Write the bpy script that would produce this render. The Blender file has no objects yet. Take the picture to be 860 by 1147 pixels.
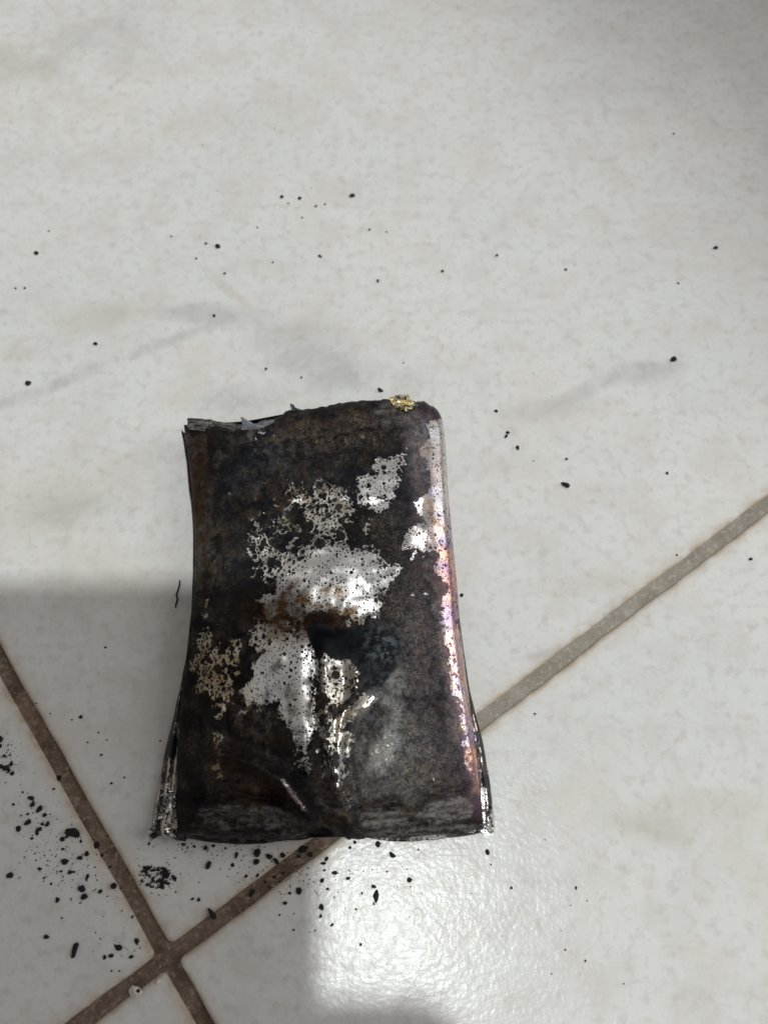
import bpy, bmesh, math, random
import numpy as np
from mathutils import Vector, Matrix

# ------------------------------------------------------------------ camera
H = 0.17                      # lens height above the floor, metres
TILT = math.radians(18.0)     # from straight down
FPX, CX, CY = 900.0, 430.0, 573.5
scene = bpy.context.scene
COL = scene.collection
cam_data = bpy.data.cameras.new('camera')
cam_data.sensor_fit = 'VERTICAL'
cam_data.sensor_height = 24.0
cam_data.lens = FPX / 1147.0 * 24.0
cam_data.clip_start = 0.005
cam_data.clip_end = 50.0
cam_data.dof.use_dof = True
cam_data.dof.focus_distance = 0.165
cam_data.dof.aperture_fstop = cam_data.lens / 2.1
cam = bpy.data.objects.new('camera', cam_data)
COL.objects.link(cam)
cam.location = (0, 0, H)
cam.rotation_euler = (TILT, 0, 0)
scene.camera = cam

ST, CT = math.sin(TILT), math.cos(TILT)
def P(px, py, z=0.0):
    """a point of the place, from where it shows in the photograph and its height"""
    x, y = (px - CX) / FPX, -(py - CY) / FPX
    d = (x, ST + y * CT, -CT + y * ST)
    k = (z - H) / d[2]
    return Vector((d[0] * k, d[1] * k, z))

# ------------------------------------------------------------------ light
scene.view_settings.view_transform = 'Standard'
scene.view_settings.look = 'None'
scene.view_settings.exposure = 0.0
scene.view_settings.gamma = 1.0
world = bpy.data.worlds.new('World')
scene.world = world
world.use_nodes = True
wn, wl = world.node_tree.nodes, world.node_tree.links
bg = wn['Background']
tc = wn.new('ShaderNodeTexCoord'); sx = wn.new('ShaderNodeSeparateXYZ'); wr = wn.new('ShaderNodeValToRGB')
wl.new(tc.outputs['Generated'], sx.inputs[0]); wl.new(sx.outputs['Z'], wr.inputs[0])
wr.color_ramp.elements[0].position = 0.0
wr.color_ramp.elements[0].color = (0.20, 0.19, 0.18, 1)     # the room's dim lower walls
wr.color_ramp.elements[1].position = 0.75
wr.color_ramp.elements[1].color = (0.485, 0.46, 0.445, 1)     # the pale ceiling
wl.new(wr.outputs[0], bg.inputs['Color'])
bg.inputs['Strength'].default_value = 0.72

LAMP = Vector((0.01, -0.40, 2.30))
# ceiling lamp: the edge of its cone leaves the far right corner dim
e0, e1 = P(605, 2), P(860, 232)
n_out = Vector((-(e1 - e0).y, (e1 - e0).x, 0)).normalized()
if n_out.y < 0: n_out = -n_out
SPOT_R = 0.50
aim = (e0 + e1) / 2 - n_out * SPOT_R
sd = bpy.data.lights.new('ceiling_lamp', 'SPOT')
sd.energy = 130.0
sd.color = (0.95, 1.0, 0.995)
sd.shadow_soft_size = 0.035
sd.spot_size = 2 * math.atan((SPOT_R + 0.038) / LAMP.z)
sd.spot_blend = 0.28
so = bpy.data.objects.new('ceiling_lamp', sd); COL.objects.link(so)
so.location = LAMP
so.rotation_euler = (aim - LAMP).to_track_quat('-Z', 'Y').to_euler()
# window to the right
ad = bpy.data.lights.new('window_light', 'AREA')
ad.shape = 'RECTANGLE'; ad.size = 1.1; ad.size_y = 1.7
ad.energy = 18.0; ad.color = (0.93, 0.97, 1.0)
ao = bpy.data.objects.new('window_light', ad); COL.objects.link(ao)
ao.location = (1.9, 0.35, 1.25)
ao.rotation_euler = (Vector((0, 0.05, 0)) - ao.location).to_track_quat('-Z', 'Y').to_euler()

# ------------------------------------------------------------------ helpers
rng = np.random.default_rng(7)
random.seed(7)

def link(o, parent=None):
    COL.objects.link(o)
    if parent is not None: o.parent = parent
    return o
def tag(o, label=None, category=None, group=None, kind=None):
    for k, v in (('label', label), ('category', category), ('group', group), ('kind', kind)):
        if v: o[k] = v
    return o
def mesh_obj(name, verts, faces, mat, parent=None, smooth=True):
    me = bpy.data.meshes.new(name)
    me.from_pydata([tuple(v) for v in verts], [], [tuple(f) for f in faces])
    me.materials.append(mat)
    if smooth: me.polygons.foreach_set('use_smooth', [True] * len(me.polygons))
    me.update()
    return link(bpy.data.objects.new(name, me), parent)

def _hash(ix, iy, s):
    n = (ix * 374761393 + iy * 668265263 + s * 1442695041) & 0xffffffff
    n = ((n ^ (n >> 13)) * 1274126177) & 0xffffffff
    return ((n ^ (n >> 16)) & 0xffff) / 65535.0
def vnoise(x, y, s=0):
    x = np.asarray(x, float); y = np.asarray(y, float)
    ix, iy = np.floor(x).astype(np.int64), np.floor(y).astype(np.int64)
    fx, fy = x - ix, y - iy
    fx = fx * fx * fx * (fx * (fx * 6 - 15) + 10); fy = fy * fy * fy * (fy * (fy * 6 - 15) + 10)
    a, b = _hash(ix, iy, s), _hash(ix + 1, iy, s)
    c, d = _hash(ix, iy + 1, s), _hash(ix + 1, iy + 1, s)
    return (a + (b - a) * fx) * (1 - fy) + (c + (d - c) * fx) * fy - 0.5
def fbm(x, y, s=0, oct=4, gain=0.5):
    t, amp, f = 0, 1.0, 1.0
    for k in range(oct):
        t = t + amp * vnoise(x * f + 3.1 * k, y * f - 7.7 * k, s + k); amp *= gain; f *= 2.03
    return t
def sstep(a, b, x):
    t = np.clip((np.asarray(x, float) - a) / (b - a), 0, 1)
    return t * t * (3 - 2 * t)
def project(v):
    """world points -> photograph pixels"""
    x, y, z = v[:, 0], v[:, 1], v[:, 2] - H
    depth = y * ST - z * CT
    up = y * CT + z * ST
    return CX + FPX * x / depth, CY - FPX * up / depth
def seg_dist(px, py, pts):
    """distance, signed side and run along a polyline"""
    best = np.full(px.shape, 1e9); side = np.zeros(px.shape); run = np.zeros(px.shape)
    n = len(pts) - 1
    for i in range(n):
        (x0, y0), (x1, y1) = pts[i][:2], pts[i + 1][:2]
        dx, dy = x1 - x0, y1 - y0
        L = dx * dx + dy * dy
        u = np.clip(((px - x0) * dx + (py - y0) * dy) / L, 0, 1)
        d = np.hypot(px - x0 - u * dx, py - y0 - u * dy)
        m = d < best
        best = np.where(m, d, best)
        side = np.where(m, np.sign((px - x0) * dy - (py - y0) * dx), side)
        run = np.where(m, (i + u) / n, run)
    return best, side, run
def poly_mask(px, py, pts, soft):
    """1 inside a polygon, fading over soft pixels about its edge"""
    inside = np.zeros(px.shape, bool)
    n = len(pts)
    for i in range(n):
        (x0, y0), (x1, y1) = pts[i], pts[(i + 1) % n]
        if y0 == y1: continue
        c = ((y0 > py) != (y1 > py)) & (px < (x1 - x0) * (py - y0) / (y1 - y0) + x0)
        inside ^= c
    d, _, _ = seg_dist(px, py, list(pts) + [pts[0]])
    d = np.where(inside, d, -d)
    return sstep(-soft, soft, d)
def ell(px, py, cx, cy, rx, ry, rot=0.0):
    c, s = math.cos(math.radians(rot)), math.sin(math.radians(rot))
    dx, dy = px - cx, py - cy
    return np.exp(-(((dx * c + dy * s) / rx) ** 2 + ((-dx * s + dy * c) / ry) ** 2))
def curve(pts, t):
    """smooth curve through pixel points, sampled at t in 0..1 by arc length"""
    p = np.array(pts, float)
    dense = []
    for i in range(len(p) - 1):
        a, b, c, d = p[max(i - 1, 0)], p[i], p[i + 1], p[min(i + 2, len(p) - 1)]
        for u in np.linspace(0, 1, 16, endpoint=False):
            dense.append(0.5 * ((2 * b) + (c - a) * u + (2 * a - 5 * b + 4 * c - d) * u * u + (3 * b - a - 3 * c + d) * u ** 3))
    dense.append(p[-1]); dense = np.array(dense)
    L = np.concatenate([[0], np.cumsum(np.hypot(*np.diff(dense[:, :2], axis=0).T))]); L /= L[-1]
    return np.stack([np.interp(t, L, dense[:, k]) for k in range(dense.shape[1])], -1)

class NT:
    def __init__(self, name):
        self.m = bpy.data.materials.new(name); self.m.use_nodes = True
        self.n, self.l = self.m.node_tree.nodes, self.m.node_tree.links
        self.bsdf = self.n['Principled BSDF']
    def node(self, typ, **kw):
        nd = self.n.new('ShaderNode' + typ)
        for k, v in kw.items(): setattr(nd, k, v)
        return nd
    def set(self, sock, v):
        if isinstance(v, bpy.types.NodeSocket): self.l.new(v, sock)
        elif v is not None: sock.default_value = v
    def math(self, op, a, b=None, c=None, clamp=False):
        nd = self.node('Math', operation=op, use_clamp=clamp)
        self.set(nd.inputs[0], a); self.set(nd.inputs[1], b); self.set(nd.inputs[2], c)
        return nd.outputs[0]
    def rmap(self, v, a, b, c=0.0, d=1.0, smooth=False):
        nd = self.node('MapRange', interpolation_type='SMOOTHSTEP' if smooth else 'LINEAR')
        for i, q in enumerate((v, a, b, c, d)): self.set(nd.inputs[i], q)
        return nd.outputs[0]
    def mix(self, f, a, b, blend='MIX'):
        nd = self.node('Mix', data_type='RGBA', blend_type=blend)
        self.set(nd.inputs[0], f)
        for s, v in ((nd.inputs[6], a), (nd.inputs[7], b)):
            self.set(s, v if isinstance(v, bpy.types.NodeSocket) else (*v, 1.0))
        return nd.outputs[2]
    def lerp(self, f, a, b):
        nd = self.node('Mix', data_type='FLOAT')
        self.set(nd.inputs[0], f); self.set(nd.inputs[2], a); self.set(nd.inputs[3], b)
        return nd.outputs[0]
    def noise(self, vec, scale, detail=3.0, rough=0.55, dist=0.0):
        nd = self.node('TexNoise')
        self.set(nd.inputs['Vector'], vec); nd.inputs['Scale'].default_value = scale
        nd.inputs['Detail'].default_value = detail; nd.inputs['Roughness'].default_value = rough
        nd.inputs['Distortion'].default_value = dist
        return nd
    def vor(self, vec, scale, feature='F1'):
        nd = self.node('TexVoronoi', feature=feature)
        self.set(nd.inputs['Vector'], vec); nd.inputs['Scale'].default_value = scale
        return nd
    def mapping(self, vec, loc=(0, 0, 0), rot=(0, 0, 0), scale=(1, 1, 1), typ='POINT'):
        nd = self.node('Mapping', vector_type=typ)
        self.set(nd.inputs[0], vec)
        nd.inputs['Location'].default_value = loc; nd.inputs['Rotation'].default_value = rot; nd.inputs['Scale'].default_value = scale
        return nd.outputs[0]
    def attr(self, name):
        nd = self.node('Attribute', attribute_name=name)
        s = self.node('SeparateColor'); self.l.new(nd.outputs['Color'], s.inputs[0])
        return s.outputs[0], s.outputs[1], s.outputs[2], nd.outputs['Alpha']
    def pos(self):
        return self.node('NewGeometry').outputs['Position']
    def bump(self, h, dist, strength=1.0, normal=None):
        nd = self.node('Bump'); self.set(nd.inputs['Height'], h)
        nd.inputs['Distance'].default_value = dist; nd.inputs['Strength'].default_value = strength
        if normal is not None: self.l.new(normal, nd.inputs['Normal'])
        return nd.outputs[0]
    def out(self, **kw):
        for k, v in kw.items():
            s = self.bsdf.inputs[k.replace('_', ' ')]
            self.set(s, (*v, 1.0) if isinstance(v, tuple) and len(v) == 3 else v)
        return self.m

# ------------------------------------------------------------------ materials
def tile_material():
    N = NT('glazed_tile'); p = N.pos()
    big = N.noise(p, 14, 3, 0.5).outputs[0]
    streak = N.noise(N.mapping(p, rot=(0, 0, math.radians(32)), scale=(12, 55, 1)), 1.0, 5, 0.6, 0.6).outputs[0]
    fine = N.noise(p, 420, 4, 0.65).outputs[0]
    mid = N.noise(p, 95, 4, 0.6).outputs[0]
    c = N.mix(N.rmap(big, .35, .65, smooth=True), (0.585, 0.585, 0.565), (0.62, 0.612, 0.585))
    c = N.mix(N.rmap(mid, .46, .68, 0, .75), c, (0.54, 0.52, 0.487))
    c = N.mix(N.rmap(streak, .56, .8, 0, .45), c, (0.47, 0.455, 0.43))
    c = N.mix(N.rmap(fine, .50, .70, 0, .7), c, (0.48, 0.45, 0.41))
    c = N.mix(N.rmap(N.noise(p, 210, 5, .7, .3).outputs[0], .58, .72, 0, .4), c, (0.45, 0.415, 0.37))
    warm = N.noise(p, 38, 5, 0.65, 0.4).outputs[0]
    c = N.mix(N.rmap(warm, .52, .72, 0, .55), c, (0.565, 0.53, 0.48))
    # grubby smears and a greyish halo, each with its own place on the floor
    brk = N.noise(p, 60, 4, 0.6, 0.8).outputs[0]
    for (px, py, rx, ry, rot, amt, col) in SMEARS:
        q = P(px, py)
        v = N.mapping(p, loc=(q.x, q.y, 0), rot=(0, 0, math.radians(rot)), scale=(rx, ry, 1.0), typ='TEXTURE')
        g = N.node('TexGradient', gradient_type='SPHERICAL'); N.l.new(v, g.inputs[0])
        f = N.math('MULTIPLY', N.rmap(g.outputs[1], 0, .8, 0, amt, smooth=True), N.rmap(brk, .32, .62))
        c = N.mix(f, c, col)
    edge = N.attr('edge_dirt')[0]
    en = N.noise(p, 300, 4, 0.6).outputs[0]
    ef = N.math('MULTIPLY', N.math('POWER', edge, 1.6), N.rmap(en, .3, .65, .25, .9))
    c = N.mix(ef, c, (0.36, 0.27, 0.18))
    lump = N.noise(p, 950, 2, 0.5).outputs[0]
    wave = N.noise(p, 160, 2, 0.5).outputs[0]
    h = N.math('ADD', lump, N.math('MULTIPLY', wave, 1.2))
    return N.out(Base_Color=c, Roughness=N.rmap(fine, .3, .7, .21, .29), Specular_IOR_Level=0.165,
                 Normal=N.bump(h, 0.00009, .8))
def grout_material():
    N = NT('grimy_grout'); p = N.pos()
    fine = N.noise(p, 900, 5, 0.7).outputs[0]
    mid = N.noise(p, 170, 4, 0.6).outputs[0]
    worn = N.noise(p, 22, 2, 0.5).outputs[0]
    sep = N.node('SeparateXYZ'); N.l.new(p, sep.inputs[0])
    # the joint on the walked-on side is scrubbed paler than the grubby one
    clean = N.rmap(N.math('ADD', sep.outputs[0], N.math('MULTIPLY', worn, 0.02)), -0.004, 0.034, smooth=True)
    dirty = N.mix(N.rmap(mid, .35, .68), (0.075, 0.047, 0.030), (0.19, 0.135, 0.095))
    pale = N.mix(N.rmap(mid, .35, .7), (0.205, 0.178, 0.142), (0.30, 0.27, 0.228))
    c = N.mix(clean, dirty, pale)
    c = N.mix(N.rmap(fine, .52, .66, 0, .8), c, N.mix(clean, (0.30, 0.225, 0.165), (0.39, 0.36, 0.31)))
    c = N.mix(N.rmap(fine, .46, .3, 0, .5), c, N.mix(clean, (0.045, 0.028, 0.02), (0.24, 0.20, 0.155)))
    return N.out(Base_Color=c, Roughness=0.8, Normal=N.bump(N.math('ADD', fine, mid), 0.00035, 1.0))

def pouch_material():
    """burnt laminate foil: bright metal, heat tints, brown tarnish and blistered soot"""
    N = NT('burnt_foil'); p = N.pos()
    foil, brown, purple, ash = N.attr('stain_a')
    blue, gold, gloss, thick = N.attr('stain_b')
    wob = N.noise(p, 700, 3, 0.6)
    vadd = N.node('VectorMath', operation='MULTIPLY_ADD')
    N.l.new(wob.outputs['Color'], vadd.inputs[0]); vadd.inputs[1].default_value = (0.0004,) * 3; N.l.new(p, vadd.inputs[2])
    q = vadd.outputs[0]
    n1 = N.noise(p, 260, 5, 0.65).outputs[0]
    n2 = N.noise(p, 750, 4, 0.65).outputs[0]
    n3 = N.noise(p, 95, 3, 0.55).outputs[0]
    n4 = N.noise(p, 2300, 3, 0.7).outputs[0]
    nn = N.math('ADD', N.math('MULTIPLY', N.math('SUBTRACT', n1, 0.5), .75), N.math('MULTIPLY', N.math('SUBTRACT', n2, 0.5), .12))
    m = N.math('ADD', foil, nn, clamp=True)
    # blisters: rounded soot cells that spread until only a foam-like net, then flecks, of metal is left
    veil, grain, _, _ = N.attr('stain_c')
    def above(x, t, w): return N.rmap(N.math('SUBTRACT', x, t), -w, w, 0, 1, smooth=True)
    soot = N.rmap(m, .20, .12)
    for scale, p_hi, r_lo, r_hi in ((310, -.55, .44, .30), (430, -.35, .46, .30), (640, -.10, .48, .26), (950, .22, .50, .26), (1500, .42, .44, .25), (2300, .45, .42, .27)):
        v = N.vor(q, scale)
        c_ = N.node('SeparateColor'); N.l.new(v.outputs['Color'], c_.inputs[0])
        there = N.math('LESS_THAN', c_.outputs[0], N.rmap(m, .30, 1.0, 1.0, p_hi))
        r = N.math('MULTIPLY', N.rmap(m, .15, .9, r_lo, r_hi), N.rmap(c_.outputs[1], 0, 1, .75, 1.25))
        r = N.math('ADD', r, N.rmap(m, .34, .16, 0, .30))
        soot = N.math('MAXIMUM', soot, N.math('MULTIPLY', there, above(r, v.outputs['Distance'], .045)))
    thin = N.math('MULTIPLY', veil, N.math('MULTIPLY', N.rmap(n4, .40, .60, .45, 1.0), N.rmap(n2, .38, .6, .5, 1.1)))
    soot = N.math('MULTIPLY', soot, N.math('SUBTRACT', 1.0, thin, clamp=True))
    soot = N.math('MAXIMUM', soot, thick)
    # metal
    tone = N.noise(p, 420, 3, 0.6).outputs[0]
    silver = N.mix(N.rmap(n3, .35, .65), (0.80, 0.80, 0.79), (0.66, 0.655, 0.64))
    fringe = N.math('MULTIPLY', N.rmap(m, .75, .35), .42)
    bt = N.math('ADD', N.math('MULTIPLY', brown, N.rmap(tone, .3, .62, .55, 1.0)), fringe, clamp=True)
    brn = N.mix(N.rmap(tone, .38, .66), (0.022, 0.0095, 0.004), (0.095, 0.054, 0.027))
    metal = N.mix(N.math('MULTIPLY', gold, N.rmap(tone, .3, .6, .5, 1)), silver, (0.72, 0.59, 0.36))
    metal = N.mix(bt, metal, brn)
    pr = N.mix(N.rmap(n1, .38, .60), (0.27, 0.17, 0.30), (0.66, 0.36, 0.25))
    metal = N.mix(N.math('MULTIPLY', purple, N.rmap(n3, .3, .6, .55, 1.0)), metal, pr)
    # soot
    sc = N.mix(N.rmap(n3, .36, .64, smooth=True), (0.004, 0.0045, 0.007), (0.0065, 0.0045, 0.0035))
    film = N.math('MULTIPLY', N.rmap(n1, .52, .66), N.rmap(n2, .44, .60))
    sc = N.mix(N.math('MULTIPLY', film, .6), sc, (0.034, 0.024, 0.015))
    speck = N.math('MULTIPLY', N.rmap(n4, .54, .62), N.rmap(n1, .48, .60))
    sc = N.mix(N.math('MULTIPLY', speck, N.math('ADD', N.math('MULTIPLY', ash, .5), .16), clamp=True), sc, (0.17, 0.13, 0.088))
    gm = N.math('MULTIPLY', N.rmap(n4, .42, .60), N.rmap(n2, .40, .56, .25, 1.0))
    sc = N.mix(N.math('MULTIPLY', gm, N.math('MULTIPLY', grain, .85)), sc, N.mix(N.rmap(n1, .4, .6), (0.115, 0.10, 0.092), (0.15, 0.115, 0.08)))
    worm = N.math('ABSOLUTE', N.math('SUBTRACT', N.noise(q, 520, 2, .5, .5).outputs[0], .5))
    worm = N.math('MULTIPLY', N.rmap(worm, .016, .004), N.rmap(n1, .50, .60))
    sc = N.mix(N.math('MULTIPLY', worm, N.math('ADD', N.math('MULTIPLY', grain, .6), .22)), sc, (0.19, 0.14, 0.085))
    sc = N.mix(N.math('MULTIPLY', brown, N.rmap(n2, .38, .65, .05, .8)), sc, (0.042, 0.019, 0.007))
    sc = N.mix(N.math('MULTIPLY', purple, N.rmap(n1, .38, .62, .1, .8)), sc, (0.055, 0.028, 0.050))
    sc = N.mix(N.math('MULTIPLY', blue, N.rmap(n2, .44, .68, 0, .8)), sc, (0.075, 0.095, 0.115))
    strk = N.noise(N.mapping(p, rot=(0, 0, .06), scale=(260, 1000, 1000)), 1.0, 4, .6, .5).outputs[0]
    grey = N.mix(N.rmap(n2, .36, .62), (0.055, 0.05, 0.046), (0.17, 0.162, 0.15))
    sc = N.mix(N.math('MULTIPLY', ash, N.rmap(strk, .40, .56, .1, 1.15), clamp=True), sc, grey)
    sc = N.mix(thick, sc, N.mix(N.math('MULTIPLY', blue, N.rmap(n2, .46, .62)), (0.004, 0.0045, 0.006), (0.075, 0.088, 0.10)))
    base = N.mix(soot, metal, sc)
    met = N.math('SUBTRACT', 1.0, soot)
    rs = N.lerp(gloss, N.rmap(n2, .35, .65, .48, .68), N.rmap(n2, .35, .65, .26, .40))
    rough = N.lerp(soot, N.math('ADD', N.rmap(tone, .3, .7, .22, .34), N.math('MULTIPLY', bt, .2)), N.lerp(ash, rs, 0.75))
    hgt = N.math('ADD', N.math('MULTIPLY', soot, .35), N.math('MULTIPLY', n2, N.lerp(soot, .10, 1.0)))
    hgt = N.math('ADD', hgt, N.math('MULTIPLY', n4, N.lerp(soot, .03, .35)))
    hgt = N.math('ADD', hgt, N.math('MULTIPLY', n1, N.lerp(soot, .07, 1.0)))
    nrm = N.bump(hgt, 0.00022, 0.75)
    return N.out(Base_Color=base, Metallic=met, Roughness=rough, Normal=nrm, Specular_IOR_Level=N.lerp(gloss, N.rmap(n1, .4, .62, .04, .14), .26))
def crumple_material(name, a, b, metallic, rough, soot=0.35):
    N = NT(name); p = N.pos()
    n1 = N.noise(p, 500, 5, 0.7).outputs[0]; n2 = N.noise(p, 1400, 4, 0.7).outputs[0]
    f = N.rmap(n1, .62 - soot * .3, .72 - soot * .3)
    c = N.mix(f, N.mix(N.rmap(n2, .35, .65), a, b), (0.02, 0.017, 0.014))
    return N.out(Base_Color=c, Metallic=N.math('MULTIPLY', N.math('SUBTRACT', 1.0, f), metallic),
                 Roughness=N.rmap(n2, .3, .7, rough - .08, rough + .1), Normal=N.bump(n2, 0.0001, .7))
def char_material():
    N = NT('char'); p = N.pos()
    n = N.noise(p, 2200, 4, 0.7).outputs[0]
    c = N.mix(N.rmap(n, .4, .7), (0.007, 0.0065, 0.0065), (0.024, 0.022, 0.021))
    return N.out(Base_Color=c, Roughness=0.7, Specular_IOR_Level=.25, Normal=N.bump(n, 0.0002, 1.0))
def plain(name, col, rough=.5, metallic=0.0):
    N = NT(name)
    n = N.noise(N.pos(), 300, 3).outputs[0]
    c = N.mix(n, tuple(0.85 * q for q in col), tuple(1.1 * q for q in col))
    return N.out(Base_Color=c, Roughness=rough, Metallic=metallic)

GREY, WARM = (0.33, 0.325, 0.31), (0.43, 0.39, 0.33)
# px, py, half length m, half width m, turn, amount, colour
SMEARS = [
    (712, 416, .017, .0045, 6, .55, GREY), (655, 438, .016, .003, 28, .45, GREY), (610, 458, .018, .004, 8, .3, GREY),
    (120, 352, .020, .006, 14, .5, WARM), (50, 385, .022, .005, 20, .4, WARM), (235, 352, .020, .0045, -4, .5, GREY),
    (90, 420, .050, .0025, 24, .6, GREY), (60, 560, .030, .016, 20, .4, WARM), (90, 575, .016, .006, 0, .35, GREY),
    (250, 320, .016, .002, -42, .4, WARM), (330, 385, .018, .010, 0, .4, GREY),
    (385, 412, .021, .008, 0, .55, GREY), (265, 448, .017, .006, 8, .55, GREY), (430, 425, .012, .006, 0, .4, GREY),  # greyer halo on the tile behind the battery's far end
    (10, 70, .02, .012, 0, .4, WARM), (110, 40, .03, .02, 0, .3, GREY), (300, 120, .03, .008, 20, .3, WARM),
    (770, 905, .018, .005, 4, .4, WARM), (740, 930, .02, .004, -8, .4, WARM), (620, 730, .012, .0014, 12, .5, GREY),
    (650, 655, .022, .004, 5, .35, WARM), (250, 880, .03, .012, 90, .2, WARM), (120, 650, .03, .01, 12, .3, WARM),
]
M_TILE, M_GROUT, M_POUCH, M_CHAR = tile_material(), grout_material(), pouch_material(), char_material()
M_GOLD = crumple_material('scorched_brass', (0.80, 0.68, 0.40), (0.90, 0.84, 0.66), 1.0, .28, .45)
M_SHRED = crumple_material('scorched_shred', (0.075, 0.085, 0.10), (0.16, 0.17, 0.185), 0.0, .55, .2)
M_CHIP = plain('pale_chip', (0.55, 0.50, 0.45), .6)

# ------------------------------------------------------------------ floor
O = P(187, 1073)
ax = (P(857, 566) - O); ax.z = 0; ax.normalize()
ay = Vector((-ax.y, ax.x, 0))
GAP, TILE, THICK = 0.0030, 0.45, 0.006
GROUT_Z = -0.0007
def slab(name, verts, faces, mat, parent=None): return mesh_obj(name, verts, faces, mat, parent)
# bed of grout, seen in the joints
S = 0.56
gv = [O + ax * a + ay * b + Vector((0, 0, GROUT_Z)) for a, b in ((-S, -S), (S, -S), (S, S), (-S, S))]
gv += [v - Vector((0, 0, 0.02)) for v in gv]
floor = mesh_obj('floor', gv, [(0, 1, 2, 3), (7, 6, 5, 4), (0, 4, 5, 1), (1, 5, 6, 2), (2, 6, 7, 3), (3, 7, 4, 0)], M_GROUT, smooth=False)
tag(floor, kind='structure')
def make_tile(sxn, syn, seed):
    """one glazed tile in the quadrant (sxn, syn) about the grout crossing"""
    x0, x1 = (GAP / 2, GAP / 2 + TILE) if sxn > 0 else (-GAP / 2 - TILE, -GAP / 2)
    y0, y1 = (GAP / 2, GAP / 2 + TILE) if syn > 0 else (-GAP / 2 - TILE, -GAP / 2)
    step = 0.0022
    r = 0.0012
    # outline with rounded corners: unit square positions and their outward normals
    pts, nor = [], []
    corners = [(x1 - r, y0 + r, -90), (x1 - r, y1 - r, 0), (x0 + r, y1 - r, 90), (x0 + r, y0 + r, 180)]
    for i, (cx, cy, a0) in enumerate(corners):
        for k in range(5):
            a = math.radians(a0 + 90 * k / 4)
            pts.append((cx + r * math.cos(a), cy + r * math.sin(a))); nor.append((math.cos(a), math.sin(a)))
        nx_, ny_, na = corners[(i + 1) % 4]
        a = math.radians(a0 + 90)
        p0 = (cx + r * math.cos(a), cy + r * math.sin(a)); p1 = (nx_ + r * math.cos(a), ny_ + r * math.sin(a))
        L = math.hypot(p1[0] - p0[0], p1[1] - p0[1]); n = int(L / step)
        for k in range(1, n):
            u = k / n
            pts.append((p0[0] + (p1[0] - p0[0]) * u, p0[1] + (p1[1] - p0[1]) * u)); nor.append((math.cos(a), math.sin(a)))
    pts, nor = np.array(pts), np.array(nor)
    wob = fbm(pts[:, 0] * 160, pts[:, 1] * 160, seed, 4) * 0.00028
    pts = pts + nor * wob[:, None]
    rings = [(0.0, -THICK, 1), (0.0, -0.00055, 1), (-0.0002, -0.00022, 1), (-0.00055, -0.00005, .9), (-0.0011, 0, .55), (None, 0, 0)]
    V, F, D = [], [], []
    n = len(pts)
    for (off, z, dd) in rings:
        for k in range(n):
            if off is None: q = np.array((min(max(pts[k][0], x0 + .0032), x1 - .0032), min(max(pts[k][1], y0 + .0032), y1 - .0032)))
            else: q = pts[k] + nor[k] * off
            V.append(O + ax * q[0] + ay * q[1] + Vector((0, 0, z))); D.append(dd)
    for j in range(len(rings) - 1):
        for k in range(n):
            a, b = j * n + k, j * n + (k + 1) % n
            F.append((a, b, b + n, a + n))
    V.append(O + ax * ((x0 + x1) / 2) + ay * ((y0 + y1) / 2)); D.append(0)
    nf = len(F)
    for k in range(n): F.append(((len(rings) - 1) * n + k, (len(rings) - 1) * n + (k + 1) % n, len(V) - 1))
    o = mesh_obj('tile', V, F, M_TILE, floor)
    for k in range(nf - n, len(F)): o.data.polygons[k].use_smooth = False
    at = o.data.attributes.new('edge_dirt', 'FLOAT_COLOR', 'POINT')
    at.data.foreach_set('color', np.repeat(np.array(D)[:, None], 4, 1).ravel().astype(np.float32))
    return o
for i, (a, b) in enumerate(((1, 1), (-1, 1), (-1, -1), (1, -1))): make_tile(a, b, 11 * i)

# ------------------------------------------------------------------ the battery
battery = link(bpy.data.objects.new('battery', None))
battery.location = P(370, 700)
battery.empty_display_size = 0.02
tag(battery, 'burnt swollen pouch battery with sooty blistered silver foil lying across the grout joint', 'battery')
def part(name, V, F, mat=None, smooth=True, stains=None):
    V = np.array([tuple(v) for v in V])
    o = mesh_obj(name, V - np.array(battery.location), F, mat or M_POUCH, battery, smooth)
    if mat is None:
        A, B, C_ = stains if stains is not None else stain_maps(V)
        for nm, d in (('stain_a', A), ('stain_b', B), ('stain_c', C_)):
            at = o.data.attributes.new(nm, 'FLOAT_COLOR', 'POINT')
            at.data.foreach_set('color', np.clip(d, 0, 1).astype(np.float32).ravel())
    return o

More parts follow.
